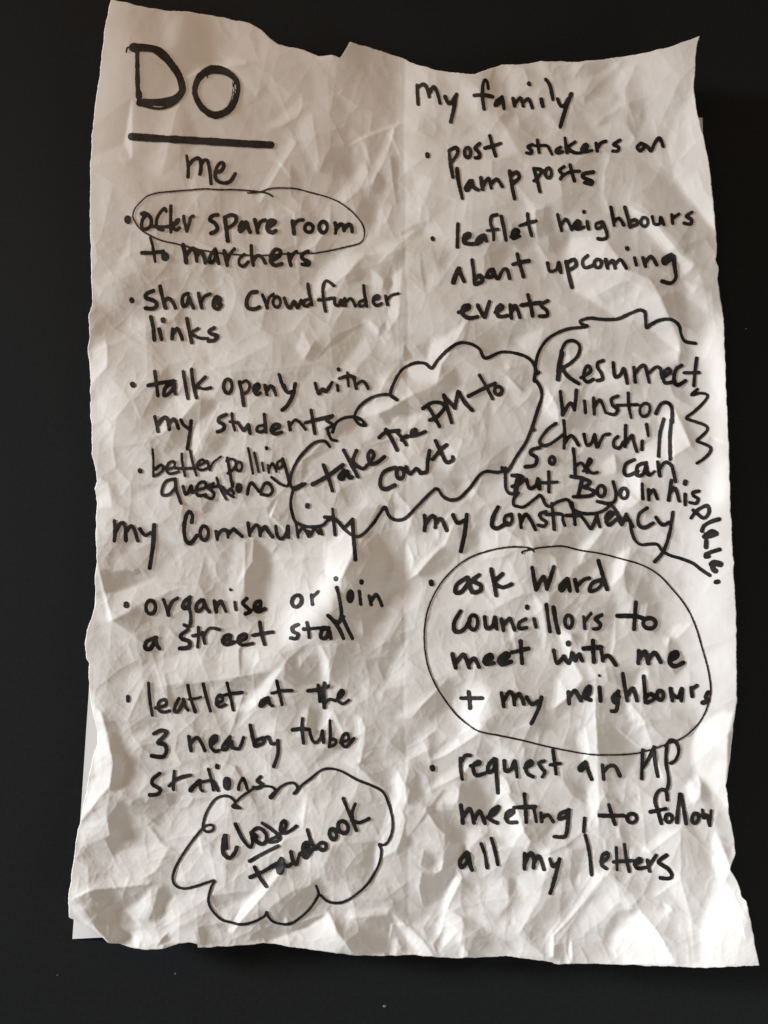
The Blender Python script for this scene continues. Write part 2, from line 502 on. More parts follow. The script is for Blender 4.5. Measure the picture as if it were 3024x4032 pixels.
-1.5 1180 640 1300 900 1330 1000 1270 1240 1250 1400 1240 1600 1200 1600 1180 1300 1110 1050 1110 720
s 1 1270 1200 1380 1100 1340 1400 1340 1600 1250 1600
s 1.2 1400 1050 1560 1200 1620 1610 1370 1620 1360 1300
1.5 1110 720 900 880 860 860 1000 740
-1 700 700 900 660 1000 720 860 860 740 830
3 700 700 730 800 700 760
3 460 500 560 560 580 720 530 640
0.6 170 440 340 400 480 520 580 760 400 700 220 560
-1.3 330 370 480 400 500 560 400 500
-2 60 660 340 640 270 720 160 800 120 790
2.5 10 640 130 800 100 860 0 780
2.5 150 830 260 850 250 1000 160 1040 200 900
-2.3 400 860 500 840 480 920 420 1080 450 1180 390 1060
3.2 540 1000 620 1010 480 1200 360 1340 280 1420 280 1560 240 1560 240 1420 400 1240 470 1130
1 620 1000 720 1110 800 1240 760 1240 700 1200 600 1320 480 1400 440 1330
-2 620 1350 700 1250 830 1240 820 1280 720 1290 660 1400 600 1480
1.7 840 1250 960 1390 1080 1600 760 1600 640 1500 700 1380
-1.3 640 1000 1000 1020 1080 1200 1160 1300 1200 1600 1090 1610 960 1390 840 1240 800 1150 700 1060
1.5 1000 1200 1060 1240 1020 1300
1.5 0 1170 60 1000 230 1010 190 1180 60 1400 0 1450
-1 250 1160 400 1180 330 1280 160 1380 100 1400 160 1300
3.3 370 1470 400 1440 400 1600 360 1600
-1.2 290 1480 360 1460 350 1590 280 1560
-0.7 400 1480 600 1500 680 1600 410 1600
-3.5 1420 100 1460 60 1430 500 1410 450
"""
def poly_mask(P):
    P = np.asarray(P, float)
    x0, y0 = P.min(0); x1, y1 = P.max(0)
    i0 = max(int((x0 - X0) / ST), 0); i1 = min(int((x1 - X0) / ST) + 2, NX)
    j0 = max(int((y0 - Y0) / ST), 0); j1 = min(int((y1 - Y0) / ST) + 2, NY)
    if i1 <= i0 or j1 <= j0: return None
    X = GX[j0:j1, i0:i1]; Y = GY[j0:j1, i0:i1]
    m = np.zeros(X.shape, bool)
    for k in range(len(P)):
        ax, ay = P[k]; bx, by = P[(k + 1) % len(P)]
        if ay == by: continue
        m ^= ((ay > Y) != (by > Y)) & (X < (bx - ax) * (Y - ay) / (by - ay) + ax)
    return (slice(j0, j1), slice(i0, i1)), m

S = np.zeros((NY, NX)); Ss = np.zeros((NY, NX)); Sv = np.zeros((NY, NX))
for line in FACETS.strip().splitlines():
    t = line.split()
    if t[0] == '@': fx0, fy0 = float(t[1]), float(t[2]); continue
    tgt = S
    if t[0] in 'sv': tgt = Ss if t[0] == 's' else Sv; t = t[1:]
    q = np.array([float(x) for x in t[1:]]).reshape(-1, 2) * (1000 / 1659) + (fx0, fy0)
    r_ = poly_mask(q)
    if r_ is None: continue
    sl, m = r_
    tgt[sl][m] = float(t[0])
S = np.where(S > 0, 3.6 * np.tanh(S / 3.6), 2.0 * np.tanh(S / 2.0))
ey, ex = np.gradient(blur(S, 0.8)); EDGE = blur(np.clip(np.hypot(ex, ey) / 0.9, 0, 1), 0.9)
S = 0.85 * blur(S, 1.1) + 0.15 * blur(S, 6) + blur(Ss, 9) + blur(Sv, 24)

def integrate(S, ux, uy, lam):
    """surface whose slope along (ux, uy) is S, as level as it can be across"""
    p = np.pad(S, ((0, NY // 2), (0, NX // 2)))
    kx = 2 * math.pi * np.fft.fftfreq(p.shape[1])[None]; ky = 2 * math.pi * np.fft.fftfreq(p.shape[0])[:, None]
    a = kx * ux + ky * uy; c = -kx * uy + ky * ux
    H = -1j * a / (a * a + lam * c * c + 2e-5) * np.fft.fft2(p)
    return np.real(np.fft.ifft2(H))[:NY, :NX] * CELL

# calmer towards the top left corner and the far right edge, more crumpled low down
calm = 1 - 0.75 * np.exp(-(((GX - 600) / 700) ** 2 + ((GY - 350) / 500) ** 2))
calm *= 1 - 0.6 * np.exp(-((GX - 2800) / 170) ** 2 - ((GY - 2300) / 900) ** 2)
calm *= 0.75 + 0.35 * np.clip(GY / 4000, 0, 1)
H = 0.015 * facets(260, 1, (1.0, 1.0), 0.3)
H += calm * 0.022 * facets(150, 2, (0.6, 1.6), 0.6)
H += calm * 0.031 * facets(80, 3, (0.7, 1.5), 0.5)
H += calm * 0.017 * facets(40, 4, (0.75, 1.4), 0.3)
H += calm * 0.010 * facets(22, 5, (0.8, 1.3), 0.1)
lap = np.zeros_like(H); lap[1:-1, 1:-1] = np.abs(4 * H[1:-1, 1:-1] - H[:-2, 1:-1] - H[2:, 1:-1] - H[1:-1, :-2] - H[1:-1, 2:]) / CELL
H = blur(H, 0.8)
H += calm * 0.00009 * blur(np.clip(lap * 14, 0, 1), 1.0)             # the creases stand up as fine ridges
H += 0.165 * integrate(S, 0.973, 0.23, 0.10) + 0.0001 * EDGE * (0.4 + 0.6 * (np.clip(facets(90, 9), -1e9, 1e9) > 0))
# broad shape: folded once down the middle, corners lifted, edges dipping
fold = (GX - 1598 + 7 * np.sin(GY / 330) + 3 * np.sin(GY / 71)) / 3000
H += 0.008 * np.sqrt(fold ** 2 + 0.000004) - 0.00005 * np.exp(-(fold * 3000 / 9) ** 2)
foldy = (GY - 2120) / 4000
H += 0.008 * np.sqrt(foldy ** 2 + 0.000004)
H -= blur(H, 260) * 0.55
for cx, cy, r_, hh in ((2990, 3800, 420, 0.011), (2757, 141, 330, 0.006), (436, 0, 300, 0.004), (1377, 164, 120, 0.002)):
    H += hh * np.exp(-(((GX - cx) ** 2 + (GY - cy) ** 2) / r_ ** 2))
inside = (GX > 380) & (GX < 2850) & (GY > 240) & (GY < 3700)
H = H - np.percentile(H[inside], 1) + 0.0022
H = np.where(H < 0.0022, 0.0022 - 0.0012 * (1 - np.exp(-(0.0022 - H) / 0.0012)), H)
print('height range mm', H[inside].min() * 1000, H[inside].max() * 1000)

def height(px, py):
    x = np.clip((px - X0) / ST, 0, NX - 1.001); y = np.clip((py - Y0) / ST, 0, NY - 1.001)
    i = x.astype(int); j = y.astype(int); fx = x - i; fy = y - j
    return (H[j, i] * (1 - fx) + H[j, i + 1] * fx) * (1 - fy) + (H[j + 1, i] * (1 - fx) + H[j + 1, i + 1] * fx) * fy

# ------------------------------------------------------------------ outline of the sheet
TOP = [436,-3, 459,3, 565,28, 671,44, 731,45, 830,61, 980,90, 1029,119, 1069,156, 1102,179, 1150,188, 1195,194, 1255,223, 1280,219, 1308,216, 1338,229, 1354,206, 1377,164, 1430,180, 1500,201, 1599,234, 1617,246, 1726,279, 1871,293, 1898,281, 1979,254, 2042,255, 2133,242, 2259,243, 2359,236, 2485,219, 2630,186, 2720,156, 2757,141]
RIGHT = [2757,141, 2746,161, 2739,222, 2732,351, 2739,398, 2749,460, 2770,541, 2790,629, 2804,744, 2817,900, 2822,968, 2818,1023, 2829,1050, 2824,1104, 2841,1199, 2850,1253, 2852,1355, 2858,1480, 2861,1558, 2872,1819, 2875,1946, 2886,2159, 2899,2456, 2902,2753, 2894,2817, 2875,2987, 2859,3093, 2870,3200, 2891,3306, 2896,3359, 2875,3423, 2902,3465, 2923,3534, 2942,3550, 2989,3802]
LEFT = [436,-3, 423,53, 409,133, 403,199, 393,292, 375,406, 367,479, 359,577, 355,723, 355,870, 361,1114, 363,1195, 349,1244, 353,1325, 346,1374, 357,1496, 355,1602, 363,1748, 361,1789, 375,1838, 381,1895, 373,1927, 381,1976, 377,2090, 375,2106, 383,2212, 373,2268, 377,2374, 367,2415, 342,2480, 334,2529, 340,2594, 348,2610, 352,2716, 363,2797, 383,2879, 386,2920, 367,2976, 355,3033, 330,3164, 314,3245, 306,3269, 285,3424, 269,3538, 272,3612]
BOT = [272,3612, 318,3640, 381,3671, 422,3709, 471,3718, 525,3733, 580,3742, 643,3735, 706,3716, 743,3712, 777,3717, 779,3733, 978,3721, 1041,3712, 1195,3735, 1357,3757, 1394,3762, 1500,3764, 1637,3760, 1715,3769, 1821,3774, 1995,3764, 2141,3783, 2187,3794, 2416,3797, 2691,3808, 2783,3810, 2989,3802]
def curve(flat, n, rough, seed):
    P = np.array(flat, float).reshape(-1, 2)
    d = np.concatenate([[0], np.cumsum(np.hypot(*np.diff(P, axis=0).T))]); d /= d[-1]
    t = np.linspace(0, 1, n); q = np.stack([np.interp(t, d, P[:, 0]), np.interp(t, d, P[:, 1])], -1)
    r = np.random.default_rng(seed)
    k = np.ones(3) / 3
    for c in (0, 1):                                # ease the corners of the traced line, add a little tooth
        a = np.pad(q[:, c], 1, mode='edge'); q[1:-1, c] = np.convolve(a, k, 'valid')[1:-1]
    e = np.convolve(r.normal(0, 1, n + 8), np.ones(9) / 9, 'valid') * rough + 0 * np.minimum(1, 20 * t * (1 - t))
    axis = 1 if abs(P[-1, 0] - P[0, 0]) > abs(P[-1, 1] - P[0, 1]) else 0
    q[:, axis] += e
    return q
NU, NV = 760, 1080
ct, cb = curve(TOP, NU, 3.2, 11), curve(BOT, NU, 3.2, 12)
cl, cr = curve(LEFT, NV, 3.2, 13), curve(RIGHT, NV, 3.2, 14)
u = np.linspace(0, 1, NU)[None, :, None]; v = np.linspace(0, 1, NV)[:, None, None]
G = (1 - v) * ct[None] + v * cb[None] + (1 - u) * cl[:, None] + u * cr[:, None] \
    - ((1 - u) * (1 - v) * ct[0] + u * (1 - v) * ct[-1] + (1 - u) * v * cb[0] + u * v * cb[-1])
PX, PY = G[..., 0], G[..., 1]
V = world(PX, PY, height(PX, PY)).reshape(-1, 3)
idx = np.arange(NU * NV).reshape(NV, NU)
Fq = np.stack([idx[1:, :-1], idx[1:, 1:], idx[:-1, 1:], idx[:-1, :-1]], -1).reshape(-1, 4)
rim = np.concatenate([idx[0, :], idx[1:, -1], idx[-1, -2::-1], idx[-2:0:-1, 0]])
nrim = len(rim); low = V[rim] - np.array([0, 0, 0.00014])
ri = np.arange(nrim); rj = (ri + 1) % nrim; base = len(V)
rimf = np.stack([rim[ri], rim[rj], base + rj, base + ri], -1)
root = bpy.data.objects.new('crumpled_note', None); sc.collection.objects.link(root)
root['label'] = 'crumpled white paper sheet covered in black marker handwriting, lying on the black table'
root['category'] = 'paper note'
sheet = mesh_object('paper_sheet', np.concatenate([V, low]), np.concatenate([Fq, rimf]), paper_m, root)

# ------------------------------------------------------------------ the plain sheet underneath
q = np.array([[497, 500], [2766, 463], [2850, 3640], [285, 3697]], float)
uu = np.linspace(0, 1, 60)[None, :, None]; vv = np.linspace(0, 1, 80)[:, None, None]
G2 = (1 - uu) * (1 - vv) * q[0] + uu * (1 - vv) * q[1] + uu * vv * q[2] + (1 - uu) * vv * q[3]
G2[..., 1] += -22 * np.sin(np.pi * uu[..., 0]) * vv[..., 0] ** 4
h2 = 0.00045 + 0.0003 * np.sin(G2[..., 0] / 260) * np.cos(G2[..., 1] / 390)
h2 = h2 + 0.0009 * np.clip((G2[..., 0] - 285 - (3697 - G2[..., 1]) * 0.066) / 85, 0, 1)
V2 = world(G2[..., 0], G2[..., 1], h2).reshape(-1, 3)
id2 = np.arange(4800).reshape(80, 60)
F2 = np.stack([id2[1:, :-1], id2[1:, 1:], id2[:-1, 1:], id2[:-1, :-1]], -1).reshape(-1, 4)
us = mesh_object('blank_paper_sheet', V2, F2, under_m)
us['label'] = 'plain flat white sheet showing only at the edges beneath the crumpled note'; us['category'] = 'paper'

# ------------------------------------------------------------------ the handwriting
INK = """@ 300 0 1000
= big letter D
w26 398 310 400 450 402 560 408 640
w40 409 610 410 628
375 310 50 450 312 42 520 325 46 580 370 46 630 430 42 670 490 40 692 560 36 690 600 40 650 645 50 590 665 50 520 668 44 440 668 42 415 672 44
w15 420 685 500 705 560 708 620 690 665 660
w10 328 340 332 315 345 308 365 303
= big letter O
885 452 50 830 480 44 790 530 36 775 600 30 800 670 34 840 720 38 900 752 46 970 735 44 1020 690 38 1050 630 28 1058 560 26 1035 510 34 980 470 44 930 455 52 880 455 46
w8 858 480 858 506
w5 1030 540 1034 590 1026 640 1005 690
w4 1020 530 1024 580 1014 640 992 692
= thick underline
362 892 42 600 908 44 850 922 44 1100 938 42 1272 946 46
= word me
w20 722 1018 732 1085 731 1155
w22 735 1080 765 1045 795 1032 812 1050 815 1100 808 1138
w20 815 1080 835 1048 858 1050 872 1110 882 1200
w22 908 1125 945 1118 965 1085 955 1062 930 1075 910 1120 915 1170 955 1195 1005 1185 1040 1135
@ 480 700 1000
= thin loop
w10 985 122 955 103 900 92 840 84 740 78 640 78 540 72 440 80 340 88 240 98 170 118 125 155 90 195 72 240 85 285 120 335 180 375 260 410 350 430 430 450 520 472 640 492 760 502 880 508 1000 502 1130 494 1260 492 1360 476 1460 452 1540 432 1575 405 1585 360 1575 310 1540 260 1490 210 1420 160 1340 125 1240 98 1140 72 1040 66 960 72 910 90 860 98 822 100
= bullet dot
w36 37 268 39 280
@ 540 800 260
= word offer
w95 110 270 180 240 290 300 355 420 340 560 250 640 150 650 110 580 130 430 200 320
w85 730 205 690 130 600 210 510 360 485 480 490 600 590 665 650 670
w85 380 580 600 595 850 580
w85 850 70 845 300 850 730
w80 900 570 1010 500 1045 410 1000 430 930 520 910 620 990 670 1060 620
w82 1170 330 1190 480 1245 700
w90 1250 700 1320 480 1345 360 1410 325
@ 480 700 1000
= word spare
w24 625 242 590 250 575 275 605 295 625 330 605 355 582 362
w26 672 260 680 320 692 412
w24 680 255 715 242 745 255 742 290 710 318 690 325
w24 785 290 768 325 775 350 800 325 812 290 825 325 838 355
w24 868 275 880 320 888 358
w22 888 330 905 290 935 275
w26 952 322 990 300 1000 285 975 277 955 300 952 340 980 358 1005 345
= word room
w24 1115 285 1120 320 1125 365
w22 1125 310 1150 280 1185 275
o 1222 328 27 28 0 22
o 1315 322 26 36 0 22
w22 1392 295 1400 330 1395 362
w22 1400 335 1425 305 1445 310 1452 345
w22 1452 335 1480 305 1500 320 1504 352
= word to
w17 186 392 200 440 218 548
w23 132 490 200 490 270 480
o 283 515 16 18 0 22
= word marchers
w26 400 440 412 500 420 552
w24 420 505 455 465 478 475 490 545
w24 492 505 515 480 535 510 545 555
w22 610 465 582 500 570 545 590 555 610 520 612 475 622 520 632 558
w24 668 478 680 530 688 572
w20 688 545 710 495 735 465
w20 800 500 768 530 768 565 795 578 825 550
w20 845 442 848 510 860 572
w20 860 545 885 508 915 520 938 558
w24 980 540 1030 508 1035 478 1005 468 978 500 974 548 1000 572 1045 562
w22 1088 495 1095 540 1105 572
w20 1100 535 1118 500 1140 482
w22 1215 480 1180 500 1180 528 1222 550 1218 568 1178 565
= bullet dot
w30 64 796 67 804
= word share
w25 205 738 160 760 160 785 212 805 228 835 200 855 155 852
w24 250 710 265 780 285 850
w22 275 812 300 788 328 805 350 850
w22 435 755 405 768 394 800 402 838 425 828 438 780 450 810 468 850
w22 500 755 510 800 522 848
w20 520 808 540 775 578 758
w24 598 825 630 812 642 792 620 778 602 800 600 840 625 856 648 830
= word crowdfunder
w24 880 745 842 752 816 800 822 848 860 858 897 845
w20 918 765 935 805 950 850
w18 950 825 965 780 990 758
o 1012 812 24 34 0 20
w20 1062 785 1078 832 1100 850 1125 808 1148 850 1170 800
w20 1215 695 1225 760 1242 830
w20 1225 792 1195 802 1188 832 1212 838 1238 810
w20 1385 705 1335 672 1312 720 1318 800 1330 872
w20 1285 798 1330 795 1370 785
w19 1388 785 1392 825 1415 835 1432 800 1442 835
w19 1455 788 1462 835
w19 1462 815 1490 788 1510 805 1525 838
w20 1580 705 1585 760 1600 840
w20 1582 800 1552 812 1555 838 1585 832 1597 808
w20 1645 795 1678 785 1672 770 1650 778 1642 810 1662 835 1695 822
w20 1722 772 1728 800 1736 828
w18 1732 800 1760 768 1806 756
= word links
w25 190 910 205 980 212 1058
w24 245 990 260 1056
w28 268 928 270 934
w22 332 990 328 1052
w22 332 1025 360 985 380 1015 395 1055
w22 425 920 440 1000 455 1075
w18 445 1022 470 1000 497 985
w18 455 1018 500 1045 560 1050
w24 602 980 570 1000 582 1020 622 1032 605 1060 565 1068
@ 480 1400 1000
= bullet dot
w34 68 186 73 194
= word talk
w22 215 105 225 180 236 262
w24 172 195 260 178 342 165
w22 322 182 285 212 275 258 300 255 335 215 345 185 345 225 350 250
w21 400 105 415 190 430 280
w22 455 90 465 180 485 274
w20 545 140 505 180 482 212
w20 490 205 535 218 580 210
= word openly
o 692 200 27 46 0 21
w22 768 172 785 250 796 325
w20 775 185 810 165 835 190 822 235 790 250
w21 868 235 895 212 892 188 870 195 862 225 878 255 905 245
w21 935 195 948 255
w20 950 230 970 200 992 215 1005 258
w20 1028 125 1045 180 1068 228
w22 1060 195 1080 240 1110 235
w24 1132 185 1120 250 1085 320 1048 356
= word with
w20 1262 180 1275 225 1288 250 1310 218 1332 235 1355 205 1373 175
w19 1408 195 1412 228
w22 1415 88 1417 94
w16 1472 110 1476 150 1480 200
w20 1420 150 1480 132 1520 145
w19 1515 150 1532 215
w19 1535 190 1565 168 1590 180 1608 215
= word my
w22 215 400 226 450 235 495
w22 238 450 265 410 295 412 310 482
w22 310 440 335 415 352 430 370 475
w20 385 420 405 455 432 475
w23 452 428 445 500 428 608
= word students
w23 680 385 638 405 632 432 668 455 660 485 625 498
w20 718 380 725 440 738 488
w18 705 432 750 438
w20 755 435 780 470 800 490 825 450 838 510
w21 930 385 936 440 942 500
w20 928 455 892 462 882 490 910 500 935 480
w20 980 488 1030 468 1020 448 990 455 978 490 1002 512 1045 500
w20 1090 435 1100 485
w20 1100 455 1130 422 1160 435 1200 482
w20 1235 355 1248 430 1260 510
w23 1200 438 1290 415 1375 395
w19 1372 400 1338 425 1378 452 1338 480
= bullet dot
w26 117 750 119 756
= word better
w15 200 612 206 690 205 790
w17 210 788 245 770 272 740 255 715 220 742
w16 295 745 340 728 342 695 310 698 292 740 310 772 370 758
w16 390 640 395 700 412 785
w16 445 620 462 700 487 783
w17 350 735 420 738 495 730
w16 495 720 540 700 530 680 502 692 492 725 515 748 560 735
w16 558 690 575 748
w14 578 735 600 695 648 660
= word polling
w19 688 670 705 760 722 855
w16 682 690 720 675 745 700 728 745 690 770
o 765 725 20 30 0 16
w16 825 605 840 680 856 770
w16 865 635 880 700 893 760
w15 916 700 925 752
w22 945 603 946 607
w15 952 715 960 765
w15 962 740 985 705 1010 760
w16 1045 680 1015 702 1022 738 1048 718 1048 672
w18 1052 675 1068 730 1086 800 1085 848 1040 842 978 795
= word questions
w19 345 805 290 820 262 870 265 910 310 905 348 860 348 805
w19 345 805 358 880 386 965
w20 400 855 415 905 438 890 452 852 462 895
w19 490 880 545 860 540 825 505 835 485 880 500 915 548 908
w18 598 835 562 862 602 900 588 935 545 920
w17 620 800 640 860 682 940
w16 570 865 650 855 690 900 730 925
w17 690 895 710 870 732 900
w20 724 830 724 850
o 765 865 12 22 0 20
w20 820 905 832 850 850 832 880 868 905 890 930 840 960 835 985 880 960 912 910 905
@ 400 1950 1100
= word my
w22 75 150 80 210 76 270
w21 85 215 112 168 138 178 145 268
w21 150 215 175 182 195 205 215 270
w20 228 200 258 238 290 222
w23 312 178 305 300 286 432
= word Community
w22 536 160 540 120 520 97 500 130 490 200 500 265 530 285 565 240
o 610 225 25 42 0 20
w19 680 215 688 262
w19 688 245 715 208 745 212 752 250
w19 755 232 782 202 800 215 835 245
w20 870 165 880 240
w20 882 222 915 178 935 192 942 240
w20 945 220 970 188 988 212 1015 247
w19 1035 185 1045 240 1070 260 1098 225 1108 185 1110 250
w18 1155 168 1168 250
w18 1172 222 1198 195 1230 245
w17 1232 215 1240 240 1265 198 1290 228
w17 1298 195 1310 232
w24 1222 60 1222 66
w18 1372 82 1378 150 1386 235
w20 1325 130 1380 138 1412 165
w19 1412 162 1435 190 1455 180 1490 142
w21 1490 142 1495 240 1508 383
= bullet dot
w30 145 645 146 655
= word organise
o 292 665 28 40 0 21
w22 368 620 385 665 398 712
w20 398 680 420 632 450 612
w21 525 605 492 632 482 665 502 672 525 638
w21 525 605 520 660 530 720 522 778 490 770
w20 592 622 565 650 565 688 590 682 612 645
w20 605 622 620 665 640 692
w20 670 630 682 692
w20 684 665 708 630 738 690
w18 790 635 797 680
w15 765 560 766 562
w21 862 615 838 640 862 665 885 690 855 705
w20 908 675 942 658 942 630 915 640 908 675 932 692 970 675
= word or
o 1158 628 28 36 0.4 20
w18 1245 592 1250 648
w17 1252 605 1285 572
= word join
w21 1395 548 1412 610 1425 715 1400 755 1345 715
w26 1390 493 1390 498
o 1478 600 12 30 0.1 22
w20 1532 572 1540 648
w24 1545 512 1545 518
w20 1590 600 1602 650
w20 1604 625 1630 592 1652 620 1665 655
= word a
w22 325 845 268 870 260 908 290 912 318 865 318 845 330 890 345 912
= word street
w23 512 800 472 830 478 852 520 870 518 902 465 910
w18 575 785 574 850 570 902
w18 540 835 590 825
w18 600 815 612 880
w18 605 840 640 790 700 798
w20 720 868 762 850 762 830 730 838 718 870 742 888 785 872
w20 818 868 858 848 852 825 820 838 812 870 838 890 895 880
w21 940 755 950 820 967 885
w19 900 832 960 820 1015 812
= word stall
w20 1165 768 1132 785 1138 810 1165 825 1155 850 1122 848
w18 1218 755 1228 800 1232 845
w20 1200 795 1330 785
w21 1348 788 1312 800 1302 842 1332 848 1352 805 1362 850
w21 1392 762 1415 800 1437 850
w21 1440 745 1465 800 1490 850
w17 1370 742 1398 765 1440 722
@ 460 2630 1000
= bullet dot
w26 72 188 73 214
= word leaflet
w19 208 100 215 200 232 310
w21 255 262 320 242 315 208 280 218 268 260 295 288 345 280
w21 405 200 378 262 382 288 405 278 435 225 435 205 450 255 465 275
w21 465 115 480 190 512 285
w17 470 205 515 200 550 190
w21 565 105 585 190 612 282
w20 655 232 692 212 680 178 658 190 650 232 672 255 710 240
w21 720 98 740 180 760 275
w20 672 185 740 170 818 160
= word at
w22 978 198 945 215 935 248 958 242 988 205
w22 988 195 1002 238 1018 248
w20 1045 85 1060 150 1080 240
w21 1012 165 1080 150 1145 148
= word the
w21 1315 112 1322 165 1326 218
w23 1250 150 1320 140 1380 120
w22 1355 100 1350 180 1356 260
w19 1360 232 1388 205 1430 215
w20 1432 212 1480 168 1470 145 1448 172 1445 210 1475 235 1515 210
= figure 3
w25 242 430 290 408 325 420 300 455 270 490 310 500 325 540 300 580 228 575
= word nearby
w23 470 448 478 500 485 540
w22 482 495 520 455 550 485 575 540
w21 612 505 650 475 645 445 615 468 612 510 640 545 665 540
w22 740 450 698 500 692 532 720 525 745 478 758 518
w20 755 522 800 525 828 455
w24 872 375 885 440 900 510
w23 905 512 955 490 960 458 920 470 898 490
w20 960 458 990 452 1010 495 1045 490
w23 1052 475 1052 560 1025 645
= word tube
w21 1212 330 1210 400 1220 492
w23 1148 405 1200 397 1258 402
w21 1258 402 1275 465 1300 488 1332 455 1342 412 1350 485
w20 1392 345 1395 430 1388 515
w21 1388 515 1425 500 1430 472 1400 465
w20 1462 490 1512 465 1505 428 1478 442 1468 490 1498 515 1548 462
= word stations
w24 280 690 235 728 236 762 284 795 268 825 215 830
w21 375 675 370 740 370 795
w22 342 770 400 722 480 700
w32 540 742 504 772 482 798
w20 545 742 548 790 562 805
w18 598 660 615 720 630 798
w19 550 748 620 735 648 770 660 800
w26 655 642 656 648
o 720 755 15 32 0 26
w20 795 795 802 755 828 722 852 792
w22 938 712 918 738 950 762 920 785 892 780
@ 640 2980 1000
= drawn cloud
w16 508 336 470 332 455 322 475 300 445 265 400 255 350 272 310 320 280 380 265 435 264 470 290 490 328 478 330 448 290 447 255 475 200 540 130 640 82 730 66 800 90 845 150 860 240 838 335 808 318 850 300 920 305 965 330 1010 380 1060 440 1080 520 1095 600 1076 662 1045 680 1015 695 1050 740 1085 830 1092 900 1050 960 995 1005 930 1020 890 1005 845
w16 1035 905 1080 945 1140 955 1200 940 1270 895 1340 830 1390 750 1420 680 1428 610 1415 572 1445 575 1475 550 1500 480 1500 400 1475 300 1440 230 1370 190 1270 150 1180 100 1110 78 1040 85 970 140 910 185 880 225 858 240 882 205 860 172 820 172 770 198 740 235 712 270 702 258 735 225 720 200 680 192 620 197 560 230 510 265 475 305 500 330
@ 840 3120 660
= slanted word close
w44 130 550 118 430 100 500 100 600 155 650 210 600 232 545
w36 218 315 290 460 362 545 388 490 375 400
w38 380 400 410 365 460 355 520 410 520 480 480 512 430 485 408 420 432 440
w34 485 305 580 370 650 430 655 465 600 492 550 492 570 462 630 435
w36 640 420 690 380 722 320 702 280 672 310 665 380 700 402 760 380 820 335
= slanted word under the bar
w38 360 680 500 600 640 530
w40 408 740 460 840 522 930
w42 365 840 480 790 620 710
w42 672 655 635 720 650 790 680 780 685 680 702 720 740 730 770 710
w38 768 590 790 680 825 710 850 610
w44 860 610 930 560 925 500 890 530 890 620 920 645 970 570
w36 930 370 965 480 1010 560
w36 1010 560 1060 500 1110 510 1112 555 1070 572 1050 550
o 1185 415 33 52 -0.2 44
o 1285 345 48 62 -0.4 42
w36 1285 60 1350 220 1415 375
w34 1405 115 1375 200 1380 270
w36 1370 275 1440 300 1540 260
@ 1600 300 1160
= word My
w18 60 50 62 100 66 158
w18 64 62 95 45 118 70 128 115
w18 130 95 152 60 172 88 190 152
w20 218 115 242 155 278 112
w19 282 102 268 180 250 258
= word family
w18 462 70 455 30 440 22 430 60 430 130 438 185
w20 382 108 430 105 485 115
w18 540 115 508 140 500 165 522 155 542 125 550 182
w18 600 125 610 168
w18 615 152 642 122 658 168
w18 662 145 688 128 710 178
w20 760 130 768 168
w20 690 40 692 46
w19 785 18 810 55 825 130
w20 852 128 868 165 890 165 910 130
w20 928 100 895 190 867 285
= bullet dot
w24 118 440 120 450
= word post
w18 240 418 248 490 262 568
w19 245 415 280 402 290 430 270 465 245 492
o 345 430 17 28 0 19
w19 412 380 388 405 408 428 412 455 388 460
w20 470 335 485 390 502 448
w18 442 405 490 392 530 378
= word stickers
w17 710 385 685 398 705 418 702 435 677 432
w17 738 360 748 430
w16 725 392 780 390 800 400 820 440
w17 868 400 845 415 850 432 880 425
w18 893 348 905 430
w17 950 370 912 402 945 430 990 430
w17 985 410 1020 398 1012 382 992 400 1000 425 1045 418
w17 1068 378 1076 422
w17 1080 400 1098 375 1122 366
w18 1202 360 1168 385 1195 400 1190 420 1162 422
= word on
w19 1322 378 1300 400 1318 420 1345 395
w19 1330 380 1358 395 1378 420 1400 375 1422 348 1438 370 1446 395
= word lamp
w20 285 520 295 600 315 688
w20 358 590 335 625 342 642 368 610 368 590 380 625 402 640
w20 420 572 430 638
w19 432 620 462 575 478 630
w19 480 605 510 580 540 622
w20 582 535 595 620 610 690
w20 590 560 622 540 635 570 602 602
= word posts
w20 718 520 735 580 752 650
w19 720 520 758 528 748 562 718 590
o 800 545 17 28 0 18
w18 888 510 862 530 880 555 868 578
w18 922 500 935 550 947 590
w18 880 562 920 540 975 535
w19 1052 540 1000 550 995 570 1045 590 1040 608 1005 600
= bullet dot
w20 147 912 149 918
= word leaflet
w19 290 832 288 890 287 960
w20 325 922 358 900 350 885 325 900 327 938 375 945
w20 430 895 402 915 395 945 425 925 438 895 452 928
w18 510 780 480 790 475 830 490 870 492 920
w17 455 870 515 862
w19 535 790 550 860 562 925
w18 590 905 632 880 620 862 597 880 602 915 640 902
w19 682 775 690 840 706 898
w18 640 842 690 825 730 815
= word neighbours
w19 852 780 865 830 875 870
w19 875 835 900 805 932 865
w19 945 852 977 832 965 815 945 840 965 862 1000 850
w18 1018 818 1026 860
w19 1000 762 1001 766
w18 1098 820 1068 832 1072 858 1100 845 1102 820
w18 1105 820 1125 870 1130 905 1105 918 1080 915
w19 1152 738 1162 790 1170 840
w18 1172 818 1198 800 1225 838
w19 1230 738 1248 800 1260 850
w17 1268 845 1300 832 1290 808 1262 818
o 1340 820 20 25 0 17
w17 1385 790 1395 832 1425 830 1432 795 1450 835
w18 1495 780 1500 828
w17 1502 800 1535 776
w18 1610 765 1578 788 1606 808 1600 832 1565 828
= word about
w26 296 1084 276 1125 265 1160
w21 298 1082 310 1120 325 1155
w19 370 1035 380 1110 385 1170
w20 390 1172 428 1152 415 1122 388 1140
w20 450 1130 465 1098 490 1090 485 1125 462 1132
w20 490 1095 515 1140 545 1090 568 1090 582 1138
w21 625 1002 640 1060 660 1128
w20 600 1060 645 1048 690 1040
= word upcoming
